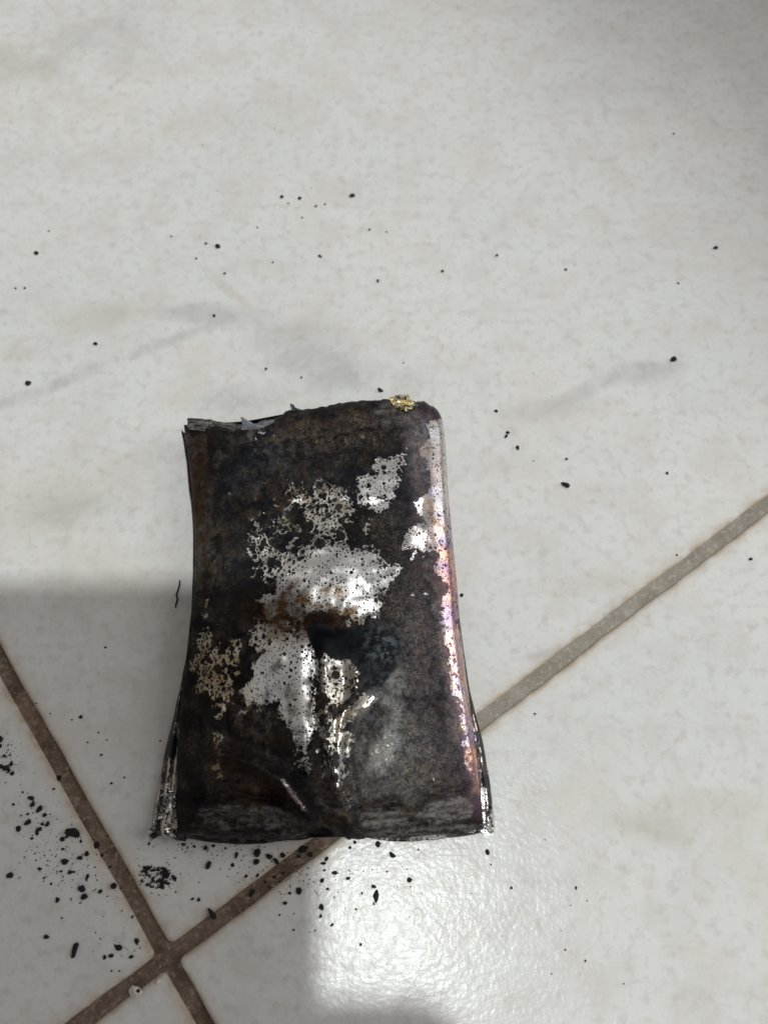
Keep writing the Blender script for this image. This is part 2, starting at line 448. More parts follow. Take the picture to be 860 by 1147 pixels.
def stain_maps(V):
    """where the fire left metal bare, tinted it, or laid soot and ash, on the pouch's own skin"""
    x, y = project(V)
    w1 = fbm(x / 22, y / 22, 3, 4) * 14; w2 = fbm(x / 22, y / 22, 9, 4) * 14
    X, Y = x + w1, y + w2
    z = np.zeros_like(x)
    foil, brown, purple, ash, blue, gold, gloss, thick = (z.copy() for _ in range(8))
    def add(dst, m, a): np.maximum(dst, m * a, out=dst)
    add(foil, poly_mask(X, Y, [(402, 562), (400, 532), (438, 506), (459, 498), (456, 524), (440, 556), (424, 572), (410, 570)], 4), .72)
    add(foil, poly_mask(X, Y, [(318, 548), (360, 538), (398, 552), (404, 600), (380, 618), (350, 612), (335, 585)], 16), .58)
    add(foil, poly_mask(X, Y, [(330, 640), (345, 612), (400, 606), (424, 620), (446, 640), (430, 662), (424, 694), (396, 702), (362, 682), (330, 694), (292, 694), (288, 668), (312, 650)], 12), .92)
    add(foil, poly_mask(X, Y, [(278, 612), (305, 608), (345, 612), (340, 650), (300, 660), (285, 640)], 14), .55)
    add(foil, poly_mask(X, Y, [(262, 560), (330, 540), (345, 610), (270, 625)], 20), .38)
    add(foil, poly_mask(X, Y, [(290, 726), (340, 704), (360, 712), (354, 752), (352, 805), (342, 838), (322, 820), (305, 792), (268, 800), (270, 778), (284, 758)], 8), .90)
    add(foil, poly_mask(X, Y, [(282, 690), (340, 684), (350, 704), (335, 716), (292, 732), (276, 712)], 6), .66)
    add(foil, poly_mask(X, Y, [(318, 815), (345, 812), (350, 860), (340, 880), (334, 850)], 5), .50)
    add(foil, poly_mask(X, Y, [(358, 724), (388, 732), (400, 758), (392, 786), (372, 795), (356, 770)], 5), .72)
    add(foil, poly_mask(X, Y, [(434, 778), (404, 794), (392, 826), (386, 868), (370, 880), (370, 840), (380, 800), (405, 778)], 5), .74)
    add(foil, poly_mask(X, Y, [(350, 790), (374, 780), (380, 880), (366, 905), (358, 860)], 6), .52)
    add(foil, poly_mask(X, Y, [(236, 722), (268, 716), (264, 776), (248, 808), (234, 800), (222, 750)], 6), .56)
    add(foil, poly_mask(X, Y, [(214, 690), (240, 660), (236, 730), (226, 790), (212, 770)], 7), .40)
    add(foil, poly_mask(X, Y, [(242, 815), (254, 815), (256, 880), (244, 876)], 4), .45)
    add(foil, poly_mask(X, Y, [(477, 478), (510, 462), (512, 600), (520, 700), (532, 800), (520, 800), (506, 740), (497, 680), (490, 630), (482, 615), (454, 618), (450, 592), (474, 580), (466, 560), (478, 545)], 4), .88)
    add(foil, poly_mask(x, y, [(481, 474), (497, 466), (501, 560), (503, 600), (494, 600), (482, 540)], 4), 1.12)
    add(foil, poly_mask(X, Y, [(492, 690), (512, 690), (545, 860), (530, 880), (512, 800)], 5), .78)
    add(foil, ell(X, Y, 465, 626, 9, 8), .55); add(foil, ell(X, Y, 466, 664, 14, 6), .45)
    add(foil, ell(X, Y, 417, 590, 6, 12), .55); add(foil, ell(X, Y, 226, 540, 8, 22), .40)
    add(foil, ell(X, Y, 290, 490, 22, 8, 20), .42); add(foil, ell(X, Y, 262, 545, 12, 6), .36)
    add(foil, ell(X, Y, 312, 487, 7, 8), .5); add(foil, ell(X, Y, 390, 490, 60, 8, -8), .30)
    add(foil, ell(X, Y, 470, 880, 50, 22), .22); add(foil, ell(X, Y, 390, 900, 26, 22), .33)
    add(foil, ell(X, Y, 340, 895, 20, 3, 55), .0)
    add(foil, poly_mask(x, y, [(313, 872), (318, 872), (336, 898), (344, 908), (338, 908), (328, 894)], 2), 1.0)
    foil = foil + 0.07 * sstep(-.1, .5, fbm(x / 40, y / 40, 31, 3))
    # heavy soot over the vent and its plume
    add(thick, poly_mask(x + w1 * .4, y + w2 * .4, [(344, 704), (352, 694), (366, 697), (372, 706), (392, 702), (412, 702), (436, 700), (448, 716), (442, 744), (430, 770), (408, 768), (398, 742), (372, 734), (350, 722)], 3), 1.0)
    foil = foil * (1 - thick)
    add(thick, ell(x, y, 366, 688, 14, 7), .75)
    add(thick, ell(x, y, 335, 880, 11, 34, 6) , .8); add(thick, ell(x, y, 285, 850, 40, 16, 25), .5)
    # brown tarnish
    add(brown, ell(X, Y, 345, 684, 60, 25, -4), 2.0); add(brown, ell(X, Y, 312, 690, 40, 24), .85)
    add(brown, ell(X, Y, 376, 682, 18, 12), 1.4)
    add(brown, ell(X, Y, 372, 760, 26, 40), .62); add(brown, ell(X, Y, 384, 772, 14, 18), .7)
    add(brown, ell(X, Y, 370, 880, 26, 40), .6); add(brown, ell(X, Y, 280, 690, 24, 22), .7)
    add(brown, ell(X, Y, 222, 550, 16, 90), .95); add(brown, ell(X, Y, 238, 750, 30, 60), .45)
    add(brown, ell(X, Y, 265, 850, 40, 40), .7); add(brown, ell(X, Y, 370, 470, 80, 12, -8), .6)
    add(brown, ell(X, Y, 305, 830, 30, 20), .5); add(brown, ell(X, Y, 420, 905, 60, 16), .5)
    add(brown, ell(X, Y, 340, 800, 60, 60), .14)
    add(gold, poly_mask(X, Y, [(210, 650), (275, 650), (275, 900), (210, 900)], 20), .85)
    add(gold, ell(X, Y, 385, 800, 40, 60), .55); add(gold, ell(X, Y, 300, 590, 70, 60), .35); add(gold, ell(X, Y, 300, 700, 60, 20), .45)
    # heat tints of the right-hand edge
    d, side, run = seg_dist(x, y, [(492, 455), (500, 560), (508, 650), (518, 740), (532, 830), (542, 900)])
    edge = sstep(34, 8, d)
    add(purple, edge * (0.18 + 0.82 * sstep(540, 640, y + w1)), 1.0)
    add(purple, ell(x, y, 488, 464, 13, 9), 1.0)
    add(purple, sstep(80, 20, d), .35)
    add(purple, poly_mask(x, y, [(313, 872), (318, 872), (336, 898), (346, 910), (338, 910), (328, 894)], 3) * sstep(880, 895, y), .9)
    # ash and grey film
    xl, yl = x + w1 * .45, y + w2 * .45
    add(ash, poly_mask(xl, yl, [(212, 924), (222, 908), (258, 900), (300, 904), (335, 918), (346, 928), (300, 927), (250, 929)], 3), .62)
    add(ash, poly_mask(xl, yl, [(204, 930), (250, 934), (340, 931), (352, 938), (300, 948), (204, 946)], 3), .35)
    add(ash, poly_mask(xl, yl, [(400, 920), (406, 908), (450, 906), (462, 922), (430, 928)], 3), .75)
    add(ash, poly_mask(xl, yl, [(466, 914), (480, 900), (515, 892), (531, 904), (530, 916), (490, 924)], 2.5), .95)
    add(ash, poly_mask(xl, yl, [(410, 931), (520, 924), (545, 926), (545, 945), (410, 945)], 3), .7)
    add(ash, ell(X, Y, 460, 885, 70, 12), .35)
    add(ash, poly_mask(X, Y, [(425, 452), (470, 446), (470, 468), (425, 474)], 5), .6)
    grain = z + .05
    add(grain, ell(X, Y, 455, 850, 70, 70), .85); add(grain, ell(X, Y, 445, 680, 34, 34), .7); add(grain, ell(X, Y, 475, 720, 34, 90), .6)
    add(grain, ell(X, Y, 400, 480, 80, 22, -8), .6); add(grain, ell(X, Y, 440, 600, 30, 40), .5); add(grain, ell(X, Y, 265, 860, 40, 40), .35)
    add(ash, ell(X, Y, 430, 756, 26, 12, 20), .7)
    add(blue, ell(X, Y, 430, 725, 22, 26), 1.0); add(blue, ell(X, Y, 445, 780, 60, 40), .7); add(blue, ell(X, Y, 425, 840, 40, 50), .55)
    add(blue, ell(X, Y, 460, 510, 20, 50), .3); add(blue, ell(X, Y, 320, 520, 60, 40), .25)
    add(gloss, ell(x, y, 428, 838, 34, 48), 1.0); add(gloss, ell(x, y, 270, 860, 70, 60), .6); add(gloss, edge, .8)
    add(gloss, ell(x, y, 250, 650, 30, 70), .6); add(gloss, ell(x, y, 480, 520, 40, 80), .5)
    # thinly smoked metal that still shines through, and a painted sheen
    veil = z.copy()
    add(veil, ell(x, y, 428, 842, 10, 24, 32), 1.5); add(veil, ell(x, y, 420, 838, 26, 40, 10), .12)  # the dent's bright sheen, painted in by thinning the soot there
    d2, _, r2 = seg_dist(x, y, [(400, 800), (414, 784), (430, 780), (444, 790), (446, 812)])
    add(veil, np.exp(-(d2 / 7) ** 2), .45)
    add(veil, poly_mask(x + w1 * .3, y, [(497, 690), (511, 685), (522, 765), (534, 835), (538, 890), (529, 885), (512, 800)], 4), .85)
    add(veil, ell(X, Y, 434, 758, 20, 9, 24), .5); add(veil, ell(X, Y, 426, 722, 20, 14), .22)
    add(veil, poly_mask(X, Y, [(455, 470), (485, 465), (500, 620), (520, 780), (530, 860), (505, 820), (480, 640)], 12), .30)
    add(veil, ell(X, Y, 460, 850, 60, 60), .12); add(veil, ell(X, Y, 470, 700, 40, 90), .10)
    add(veil, ell(x, y, 296, 882, 36, 12, 32), .30); add(brown, ell(x, y, 290, 885, 45, 22, 30), .9); add(veil, ell(x, y, 345, 690, 30, 10), .2)
    add(veil, ell(X, Y, 500, 905, 30, 8), .3)
    add(veil, poly_mask(X, Y, [(210, 486), (228, 496), (236, 600), (226, 640), (218, 620)], 4), .42)
    sp = sstep(.02, .22, fbm(x / 7, y / 9, 301, 4))
    for (cx, cy, rx, ry, rot, a_) in ((275, 830, 22, 40, 0, .5), (385, 895, 26, 22, 0, .55), (300, 700, 30, 30, 0, .4), (330, 560, 60, 40, 0, .08), (350, 478, 90, 14, -8, .2), (232, 640, 14, 60, 0, .4), (300, 492, 30, 10, 10, .5), (460, 885, 60, 14, 0, .3), (490, 590, 14, 60, 0, .3)):
        mk = ell(X, Y, cx, cy, rx, ry, rot) * sp
        add(veil, mk, a_); add(brown, mk, .75); add(gold, mk, .9)
    veil *= np.clip(1 - thick * .6, 0, 1)
    return np.stack([foil, brown, purple, ash], -1), np.stack([blue, gold, gloss, thick], -1), np.stack([veil, grain, z, z], -1)

mm = 0.001
LEFT = [(200, 932), (199, 900), (200, 860), (202, 820), (205, 780), (210, 740), (214, 700), (218, 660), (219, 620), (217, 570), (213, 530), (209, 500), (205, 474)]
RIGHT = [(541, 928), (538, 890), (534, 850), (529, 810), (523, 770), (518, 730), (514, 690), (511, 650), (506, 600), (502, 550), (499, 500), (496, 470)]
BOT = [(200, 932), (225, 937), (260, 940), (300, 940), (338, 937), (356, 929), (364, 928), (378, 935), (398, 938), (420, 936), (470, 933), (510, 931), (541, 928)]
TOP = [(205, 474), (240, 477), (270, 480), (300, 473), (330, 463), (370, 457), (410, 451), (450, 449), (480, 454), (490, 460), (496, 470)]
def ground(arr, z):
    return np.array([tuple(P(a, b, zz)) for (a, b), zz in zip(arr, np.broadcast_to(z, len(arr)))])
def build_body():
    NT_, NF = 440, 330
    # sample more closely at the two ends
    t = np.linspace(0, 1, NT_); t = t - 0.035 * np.sin(2 * np.pi * t) / 1.0 * 0.6
    NB = 26
    phi = np.concatenate([np.linspace(np.pi, 0, NF), np.linspace(0, -np.pi, NB + 2)[1:-1]])
    n_exp = 2.75
    cs, sn = np.cos(phi), np.sin(phi)
    sgl = np.sign(cs) * np.abs(cs) ** (2 / n_exp)
    # spread s more evenly over the top
    zl = np.abs(sn) ** (2 / n_exp)
    seam = 3.0 * mm + 2.6 * mm * t
    Lc, Rc = ground(curve(LEFT, t), seam), ground(curve(RIGHT, t), seam)
    u = (sgl + 1) / 2
    cb, ct = curve(BOT, u), curve(TOP, u)
    fade = np.clip(np.minimum(u, 1 - u) * 12, 0, 1)
    cb[:, 1] += fade * (fbm(u * 46, u * 0, 201, 4) * 5.5 + fbm(u * 150, u * 0, 207, 2) * 1.6)
    ct[:, 1] += fade * (fbm(u * 30, u * 0, 211, 4) * 4.0)
    Bc = ground(cb, 2.6 * mm); Tc = ground(ct, 6.6 * mm)
    T_, U_ = t[:, None, None], u[None, :, None]
    C = (1 - U_) * Lc[:, None] + U_ * Rc[:, None] + (1 - T_) * Bc[None] + T_ * Tc[None]
    C -= (1 - T_) * (1 - U_) * Lc[0] + (1 - T_) * U_ * Rc[0] + T_ * (1 - U_) * Lc[-1] + T_ * U_ * Rc[-1]
    Z = np.zeros(C.shape[:2])
    body_h = (6.6 + 2.6 * np.sin(np.pi * np.clip(t, 0, 1)) ** 1.2) * mm
    end = (0.22 + 0.78 * np.sqrt(np.clip(1 - (1 - np.clip(t / 0.085, 0, 1)) ** 2, 0, 1))) * (0.12 + 0.88 * np.sqrt(np.clip(1 - (1 - np.clip((1 - t) / 0.055, 0, 1)) ** 2, 0, 1)))
    top = sn >= 0
    Z[:, top] = seam[:, None] + (body_h * end)[:, None] * zl[None, top]
    Z[:, ~top] = seam[:, None] * (1 - zl[None, ~top]) + 0.25 * mm
    V = C.copy(); V[..., 2] = Z
    flat = V.reshape(-1, 3)
    x, y = project(flat)
    wt = np.repeat((np.clip(sn, 0, 1) ** 0.55)[None], NT_, 0).ravel() * np.repeat(np.clip(end, 0, 1) ** .45, len(phi))
    g = fbm(x / 26, y / 26, 50, 3) * 7; gx, gy = x + g, y + fbm(x / 26, y / 26, 60, 3) * 7
    dz = np.zeros_like(x)
    dz += 1.5 * ell(gx, gy, 372, 648, 62, 44) - 2.4 * ell(gx, gy, 364, 706, 26, 13, 8) + 0.9 * ell(gx, gy, 320, 755, 40, 48)
    dz += 0.8 * ell(gx, gy, 410, 738, 26, 20) + 0.7 * ell(gx, gy, 455, 540, 30, 60)
    def ridge(pts, amp, w, sharp=1.0, ends=.12):
        d, s, r = seg_dist(gx, gy, pts)
        return amp * np.exp(-(d / w) ** sharp) * sstep(0, ends, r) * sstep(1, 1 - ends, r)
    dz += ridge([(358, 700), (362, 740), (368, 800), (372, 860), (380, 925)], 1.5, 6, 1.2)
    dz -= ridge([(350, 715), (352, 760), (356, 830), (360, 900)], 1.4, 9, 1.6)
    dz += ridge([(400, 735), (398, 775), (386, 800), (380, 850), (376, 900)], 1.1, 6, 1.3)
    dz -= ridge([(385, 735), (380, 790), (374, 850)], 0.5, 6, 1.6)
    # folded flap of the near end
    d, s, r = seg_dist(x, y, [(210, 838), (250, 845), (290, 858), (316, 874), (338, 902), (362, 932)])
    dz += 3.0 * np.exp(-np.abs(d) / 11) * sstep(0, .35, r)
    dz -= 1.5 * np.exp(-((d - 17) / 13) ** 2) * sstep(0, .3, r)
    dz -= 3.0 * ell(x, y, 362, 938, 16, 17)
    dz -= 1.2 * ell(gx, gy, 408, 836, 20, 34, 12)
    dz += ridge([(412, 878), (428, 845), (440, 815), (436, 790), (420, 780)], 0.75, 14, 2.0)
    dz -= ridge([(398, 790), (392, 830), (394, 880), (398, 925)], 0.8, 5, 1.5)
    # side and end rolls
    dz -= ridge([(232, 486), (240, 560), (240, 640), (232, 700), (246, 724), (262, 700)], 0.55, 5, 1.5, .05)
    dz -= ridge([(468, 474), (472, 560), (480, 640), (492, 720), (508, 800), (524, 880)], 0.6, 10, 1.6, .05)
    dz -= ridge([(208, 492), (260, 497), (310, 492), (380, 480), (440, 476), (478, 470)], 0.9, 6, 1.6, .04)
    dz += ridge([(300, 482), (350, 466), (440, 462)], 0.5, 8, 1.8)
    dz -= ridge([(204, 893), (260, 888), (310, 896), (350, 918)], 1.3, 5, 1.4, .05)
    dz += ridge([(212, 914), (240, 902), (290, 902), (330, 916)], 1.1, 7, 1.8, .05)
    dz -= ridge([(216, 922), (250, 915), (300, 917), (340, 928)], 0.8, 4, 1.5, .05)
    dz += ridge([(210, 933), (250, 929), (300, 931), (345, 934)], 0.9, 6, 1.8, .05)
    dz -= ridge([(398, 900), (450, 900), (490, 884), (532, 882)], 1.3, 4, 1.4, .05)
    dz += ridge([(402, 914), (450, 912), (485, 900), (528, 897)], 1.2, 7, 1.8, .05)
    dz -= ridge([(404, 922), (460, 921), (500, 914), (528, 914)], 0.8, 4, 1.5, .05)
    dz += ridge([(404, 932), (460, 930), (520, 925)], 0.8, 5, 1.8, .05)
    dz += 0.5 * ell(x, y, 240, 908, 14, 9) - 0.5 * ell(x, y, 236, 908, 6, 4)
    dz -= ridge([(224, 800), (222, 850), (220, 900)], 0.7, 5, 1.5)
    dz -= 0.9 * ell(x, y, 245, 868, 26, 20)
    calm = 1 - .85 * sstep(465, 482, x - (y - 480) * .09)
    dz += (0.8 * fbm(x / 42, y / 42, 70, 3) + 0.06 * fbm(x / 13, y / 13, 80, 3)) * calm
    dz -= ridge([(300, 905), (330, 870), (350, 830)], 0.8, 7, 1.5) + ridge([(262, 860), (255, 810), (262, 770)], 0.6, 5, 1.5)
    dz += ridge([(402, 700), (424, 694), (446, 708), (448, 738)], 0.5, 5, 1.5)
    cr = 1 - np.abs(2 * fbm(x / 17, y / 24, 90, 3)); dz += 0.55 * (cr - .6) * sstep(780, 900, y)
    flat[:, 2] += dz * mm * wt
    ncol = len(phi)
    idx = np.arange(NT_ * ncol).reshape(NT_, ncol)
    a = idx[:-1]; b = idx[1:]
    F = np.stack([a, np.roll(a, -1, 1), np.roll(b, -1, 1), b], -1).reshape(-1, 4)[:, ::1]
    faces = [tuple(f) for f in F.tolist()]
    faces.append(tuple(reversed(idx[0].tolist()))); faces.append(tuple(idx[-1].tolist()))
    return flat, faces
bv, bf = build_body()
body = part('pouch', bv, bf)

def ribbon(name, inner, outer, z_in, z_out, prof, nl, amp, seed, mat=None, freq=6.0, stains=None):
    """a folded strip of foil between two edges; prof is (across 0..1, lift mm)"""
    tt = np.linspace(0, 1, nl)
    A, B = ground(curve(inner, tt), np.interp(tt, [0, 1], z_in)), ground(curve(outer, tt), np.interp(tt, [0, 1], z_out))
    V, F = [], []
    m = len(prof)
    for i in range(nl):
        for (w, lift) in prof:
            V.append(A[i] + (B[i] - A[i]) * w + np.array((0, 0, lift * mm)))
    V = np.array(V)
    nz = fbm(V[:, 0] * 1000 / freq, V[:, 1] * 1000 / freq, seed, 4)
    V[:, 2] += nz * amp * mm
    V[:, 0] += fbm(V[:, 0] * 1000 / freq, V[:, 1] * 1000 / freq, seed + 9, 3) * amp * .4 * mm
    V[:, 1] += fbm(V[:, 0] * 1000 / freq, V[:, 1] * 1000 / freq, seed + 19, 3) * amp * .4 * mm
    V[:, 2] = np.maximum(V[:, 2], 0.12 * mm)
    for i in range(nl - 1):
        for k in range(m - 1):
            a = i * m + k
            F.append((a, a + 1, a + m + 1, a + m))
    o = part(name, V, F, mat, True, stains(V, tt, m) if stains else None)
    sm = o.modifiers.new('thickness', 'SOLIDIFY'); sm.thickness = 0.00012; sm.offset = 0
    return o
def flat_stain(foil, brown=0., purple=0., ash=0., blue=0., gold=0., gloss=0., thick=0., var=.25, seed=5, streaks=None):
    def f(V, tt, m):
        x, y = V[:, 0] * 1000, V[:, 1] * 1000
        T = np.repeat(tt, m)
        fo = np.interp(T, [0, .25, .5, 1], foil) if isinstance(foil, (list, tuple)) else np.full(len(V), foil)
        n = fbm(x / 3, y / 3, seed, 3)
        fo = fo + n * var * 2
        o = np.ones(len(V)); ve = 0 * o
        if streaks is not None: ve = np.tile(np.array(streaks), len(tt)) * np.clip(.55 + 1.6 * fbm(T * 14, T * 0 + np.tile(np.arange(m), len(tt)) * .9, seed, 2), 0, 1) * np.interp(T, [0, .3, .6, 1], [1, .8, .45, .3])
        fo = fo + 1.3 * ve
        return np.stack([fo, brown * o, purple * o, ash * o], -1), np.stack([blue * o, gold * o, gloss * o, thick * o], -1), np.stack([ve, 0 * o, 0 * o, 0 * o], -1)
    return f
# the sealed side flanges, folded along the pouch
fold = [(0, .6), (.12, .2), (.3, -.5), (.42, -.3), (.5, .9), (.58, 1.1), (.66, .5), (.8, .1), (.93, -.2), (1, -.6)]
ribbon('side_flange', [(206, 925), (205, 880), (206, 840), (208, 800), (211, 760), (216, 710), (221, 660), (222, 610), (219, 560), (213, 515), (208, 485)],
       [(169, 940), (173, 903), (181, 860), (189, 822), (198, 784), (206, 746), (212, 704), (215.5, 660), (216, 615), (213.5, 565), (208, 515), (203, 484)],
       (4.2 * mm, 5.5 * mm), (1.4 * mm, 4.6 * mm), fold, 150, .55, 21,
       stains=flat_stain([.55, .12, .10, .08], brown=.25, gold=.4, gloss=.8, var=.12, streaks=[0, .3, 1.3, 1.2, .3, .7, 0, 0, .6, .9]))
ribbon('side_flange', [(536, 922), (535, 885), (530, 845), (526, 810), (520, 770), (515, 730), (510, 690)],
       [(554, 928), (551, 895), (546, 860), (539, 825), (531, 793), (524, 760), (514.5, 692)],
       (3.6 * mm, 5.0 * mm), (1.5 * mm, 4.6 * mm), fold, 120, .3, 33,
       stains=flat_stain([.5, .2, .1, .1], purple=.12, gloss=.9, var=.15, streaks=[.2, .6, 1, 1, .9, .6, 0, 0, .3, .6]))
# crumpled foil at the two near corners
def crumple(name, quad, zs, n, amp, freq, seed, mat=None, stains=None, jag=0.0):
    q = [np.array(P(a, b, z * mm)) for (a, b), z in zip(quad, zs)]
    V, F = [], []
    for j in range(n):
        for i in range(n):
            u, v = i / (n - 1), j / (n - 1)
            V.append((1 - u) * (1 - v) * q[0] + u * (1 - v) * q[1] + u * v * q[2] + (1 - u) * v * q[3])
    V = np.array(V)
    x, y = V[:, 0] * 1000 / freq, V[:, 1] * 1000 / freq
    r = 1 - 2 * np.abs(fbm(x, y, seed, 3)) * 1.6
    V[:, 2] += (r - .5) * amp * mm
    V[:, 0] += fbm(x, y, seed + 4, 3) * amp * .6 * mm; V[:, 1] += fbm(x * .9, y * .9, seed + 8, 3) * (amp * .6 + jag) * mm
    V[:, 2] = np.maximum(V[:, 2], .1 * mm)
    for j in range(n - 1):
        for i in range(n - 1):
            a = j * n + i; F.append((a, a + 1, a + n + 1, a + n))
    o = part(name, V, F, mat, False, stains(V, np.linspace(0, 1, n), n) if stains else None)
    sm = o.modifiers.new('thickness', 'SOLIDIFY'); sm.thickness = 0.0001; sm.offset = 0
    return o
crumple('foil_corner', [(181, 884), (204, 886), (209, 938), (169, 944)], (4.0, 5.2, 2.8, 1.6), 24, 2.8, 2.2, 41, stains=flat_stain(1.15, gloss=.5, var=.12))
crumple('foil_corner', [(530, 896), (552, 900), (555, 933), (527, 936)], (4.0, 2.6, 1.4, 1.8), 18, 2.6, 2.2, 47, stains=flat_stain(1.1, gloss=.5, var=.15))
# crimped strip showing under the near end
ribbon('end_seal', [(404, 929), (440, 927), (480, 926), (530, 922)], [(408, 937), (440, 942), (485, 941), (532, 934)], (2.2 * mm, 2.4 * mm), (.9 * mm, .9 * mm),
       [(0, 0), (.2, .3), (.45, .1), (.7, .4), (1, 0)], 70, .6, 51, freq=4, stains=flat_stain(.55, ash=.75, var=.5))
ribbon('end_seal', [(206, 929), (240, 932), (290, 934), (345, 929)], [(206, 938), (240, 944), (292, 945), (350, 938)], (2.0 * mm, 2.2 * mm), (.6 * mm, .7 * mm),
       [(0, 0), (.25, .3), (.5, 0), (.75, .3), (1, 0)], 70, .7, 57, freq=4, stains=flat_stain(.1, ash=.45, brown=.2, var=.3))
# ash-grey strip of the far seal
ribbon('end_seal', [(212, 481), (240, 485), (275, 489), (312, 482)], [(211, 469), (224, 469), (242, 471), (260, 474), (275, 476), (308, 469)], (9.6 * mm, 10.0 * mm), (7.4 * mm, 8.2 * mm),
       [(0, 0), (.2, .4), (.5, .5), (.8, .2), (1, 0)], 90, 1.3, 63, freq=2.6, stains=flat_stain(.12, ash=1.3, var=.2))
# a torn shred standing up from the far seal
def shred(name, pts, z0, z1, mat, th=0.00015):
    V = [P(a, b, (z0 + (z1 - z0) * k) * mm) for a, b, k in pts]
    me = bpy.data.meshes.new(name); bm = bmesh.new()
    vs = [bm.verts.new(v - battery.location) for v in V]
    c = bm.verts.new(sum((v.co for v in vs), Vector()) / len(vs) + Vector((0, 0, .0004)))
    for i in range(len(vs)): bm.faces.new((vs[i], vs[(i + 1) % len(vs)], c))
    bmesh.ops.subdivide_edges(bm, edges=bm.edges[:], cuts=2, use_grid_fill=True)
    for v in bm.verts: v.co += Vector((random.uniform(-1, 1), random.uniform(-1, 1), random.uniform(-1, 1))) * 0.00009
    bm.to_mesh(me); bm.free(); me.materials.append(mat)
    o = link(bpy.data.objects.new(name, me), battery)
    sm = o.modifiers.new('thickness', 'SOLIDIFY'); sm.thickness = th
    return o
shred('torn_shred', [(269.5, 467, 1), (275, 470, .8), (282, 476, .5), (294, 474, .6), (306, 470, .8), (310, 476, .4), (305, 485, .2), (292, 487, .1), (278, 485, .1), (270, 481, .3), (271.5, 474, .7)], 10.2, 12.6, M_SHRED)
shred('torn_shred', [(325, 452, 1), (329, 453, 1), (330.5, 457, .7), (337, 458.5, .3), (338, 461, .0), (330, 461, .2), (326, 458, .6)], 9.0, 12.0, M_SHRED)
crumple('terminal_tab', [(437, 447), (455, 442), (468, 455), (446, 461)], (11.2, 11.2, 12.0, 12.6), 14, 1.5, 2.4, 71, mat=M_GOLD)
crumple('terminal_tab', [(418, 936), (427, 934), (427, 938.5), (418, 939)], (2.0, 2.0, 1.0, 1.0), 5, .3, 2, 73, mat=M_GOLD)

# ------------------------------------------------------------------ char crumbs
def crumb_mesh(i):
    bm = bmesh.new()
    bmesh.ops.create_icosphere(bm, subdivisions=2, radius=0.5)
    rr = random.Random(100 + i)
    cuts = [(Vector((rr.uniform(-1, 1), rr.uniform(-1, 1), rr.uniform(-.6, 1))).normalized(), rr.uniform(.22, .42)) for _ in range(7)]
    for v in bm.verts:
        co = v.co.copy()
        for n, d in cuts:
            k = co.dot(n)
            if k > d: co -= n * (k - d)
        co *= rr.uniform(.88, 1.12)
        co.z *= .62
        v.co = co
    zmin = min(v.co.z for v in bm.verts)
    xs = max(max(abs(v.co.x), abs(v.co.y)) for v in bm.verts)
    for v in bm.verts: v.co = (v.co - Vector((0, 0, zmin))) / (2 * xs)
    me = bpy.data.meshes.new('char_crumb'); bm.to_mesh(me); bm.free()
    me.materials.append(M_CHAR)
    return me
CRUMBS = [crumb_mesh(i) for i in range(14)]
def px_scale(px, py):
    a, b = P(px - 1, py), P(px + 1, py)
    return (a - b).length / 2
def on_grout(p):
    d = p - O
    return abs(d.dot(ax)) < GAP / 2 or abs(d.dot(ay)) < GAP / 2
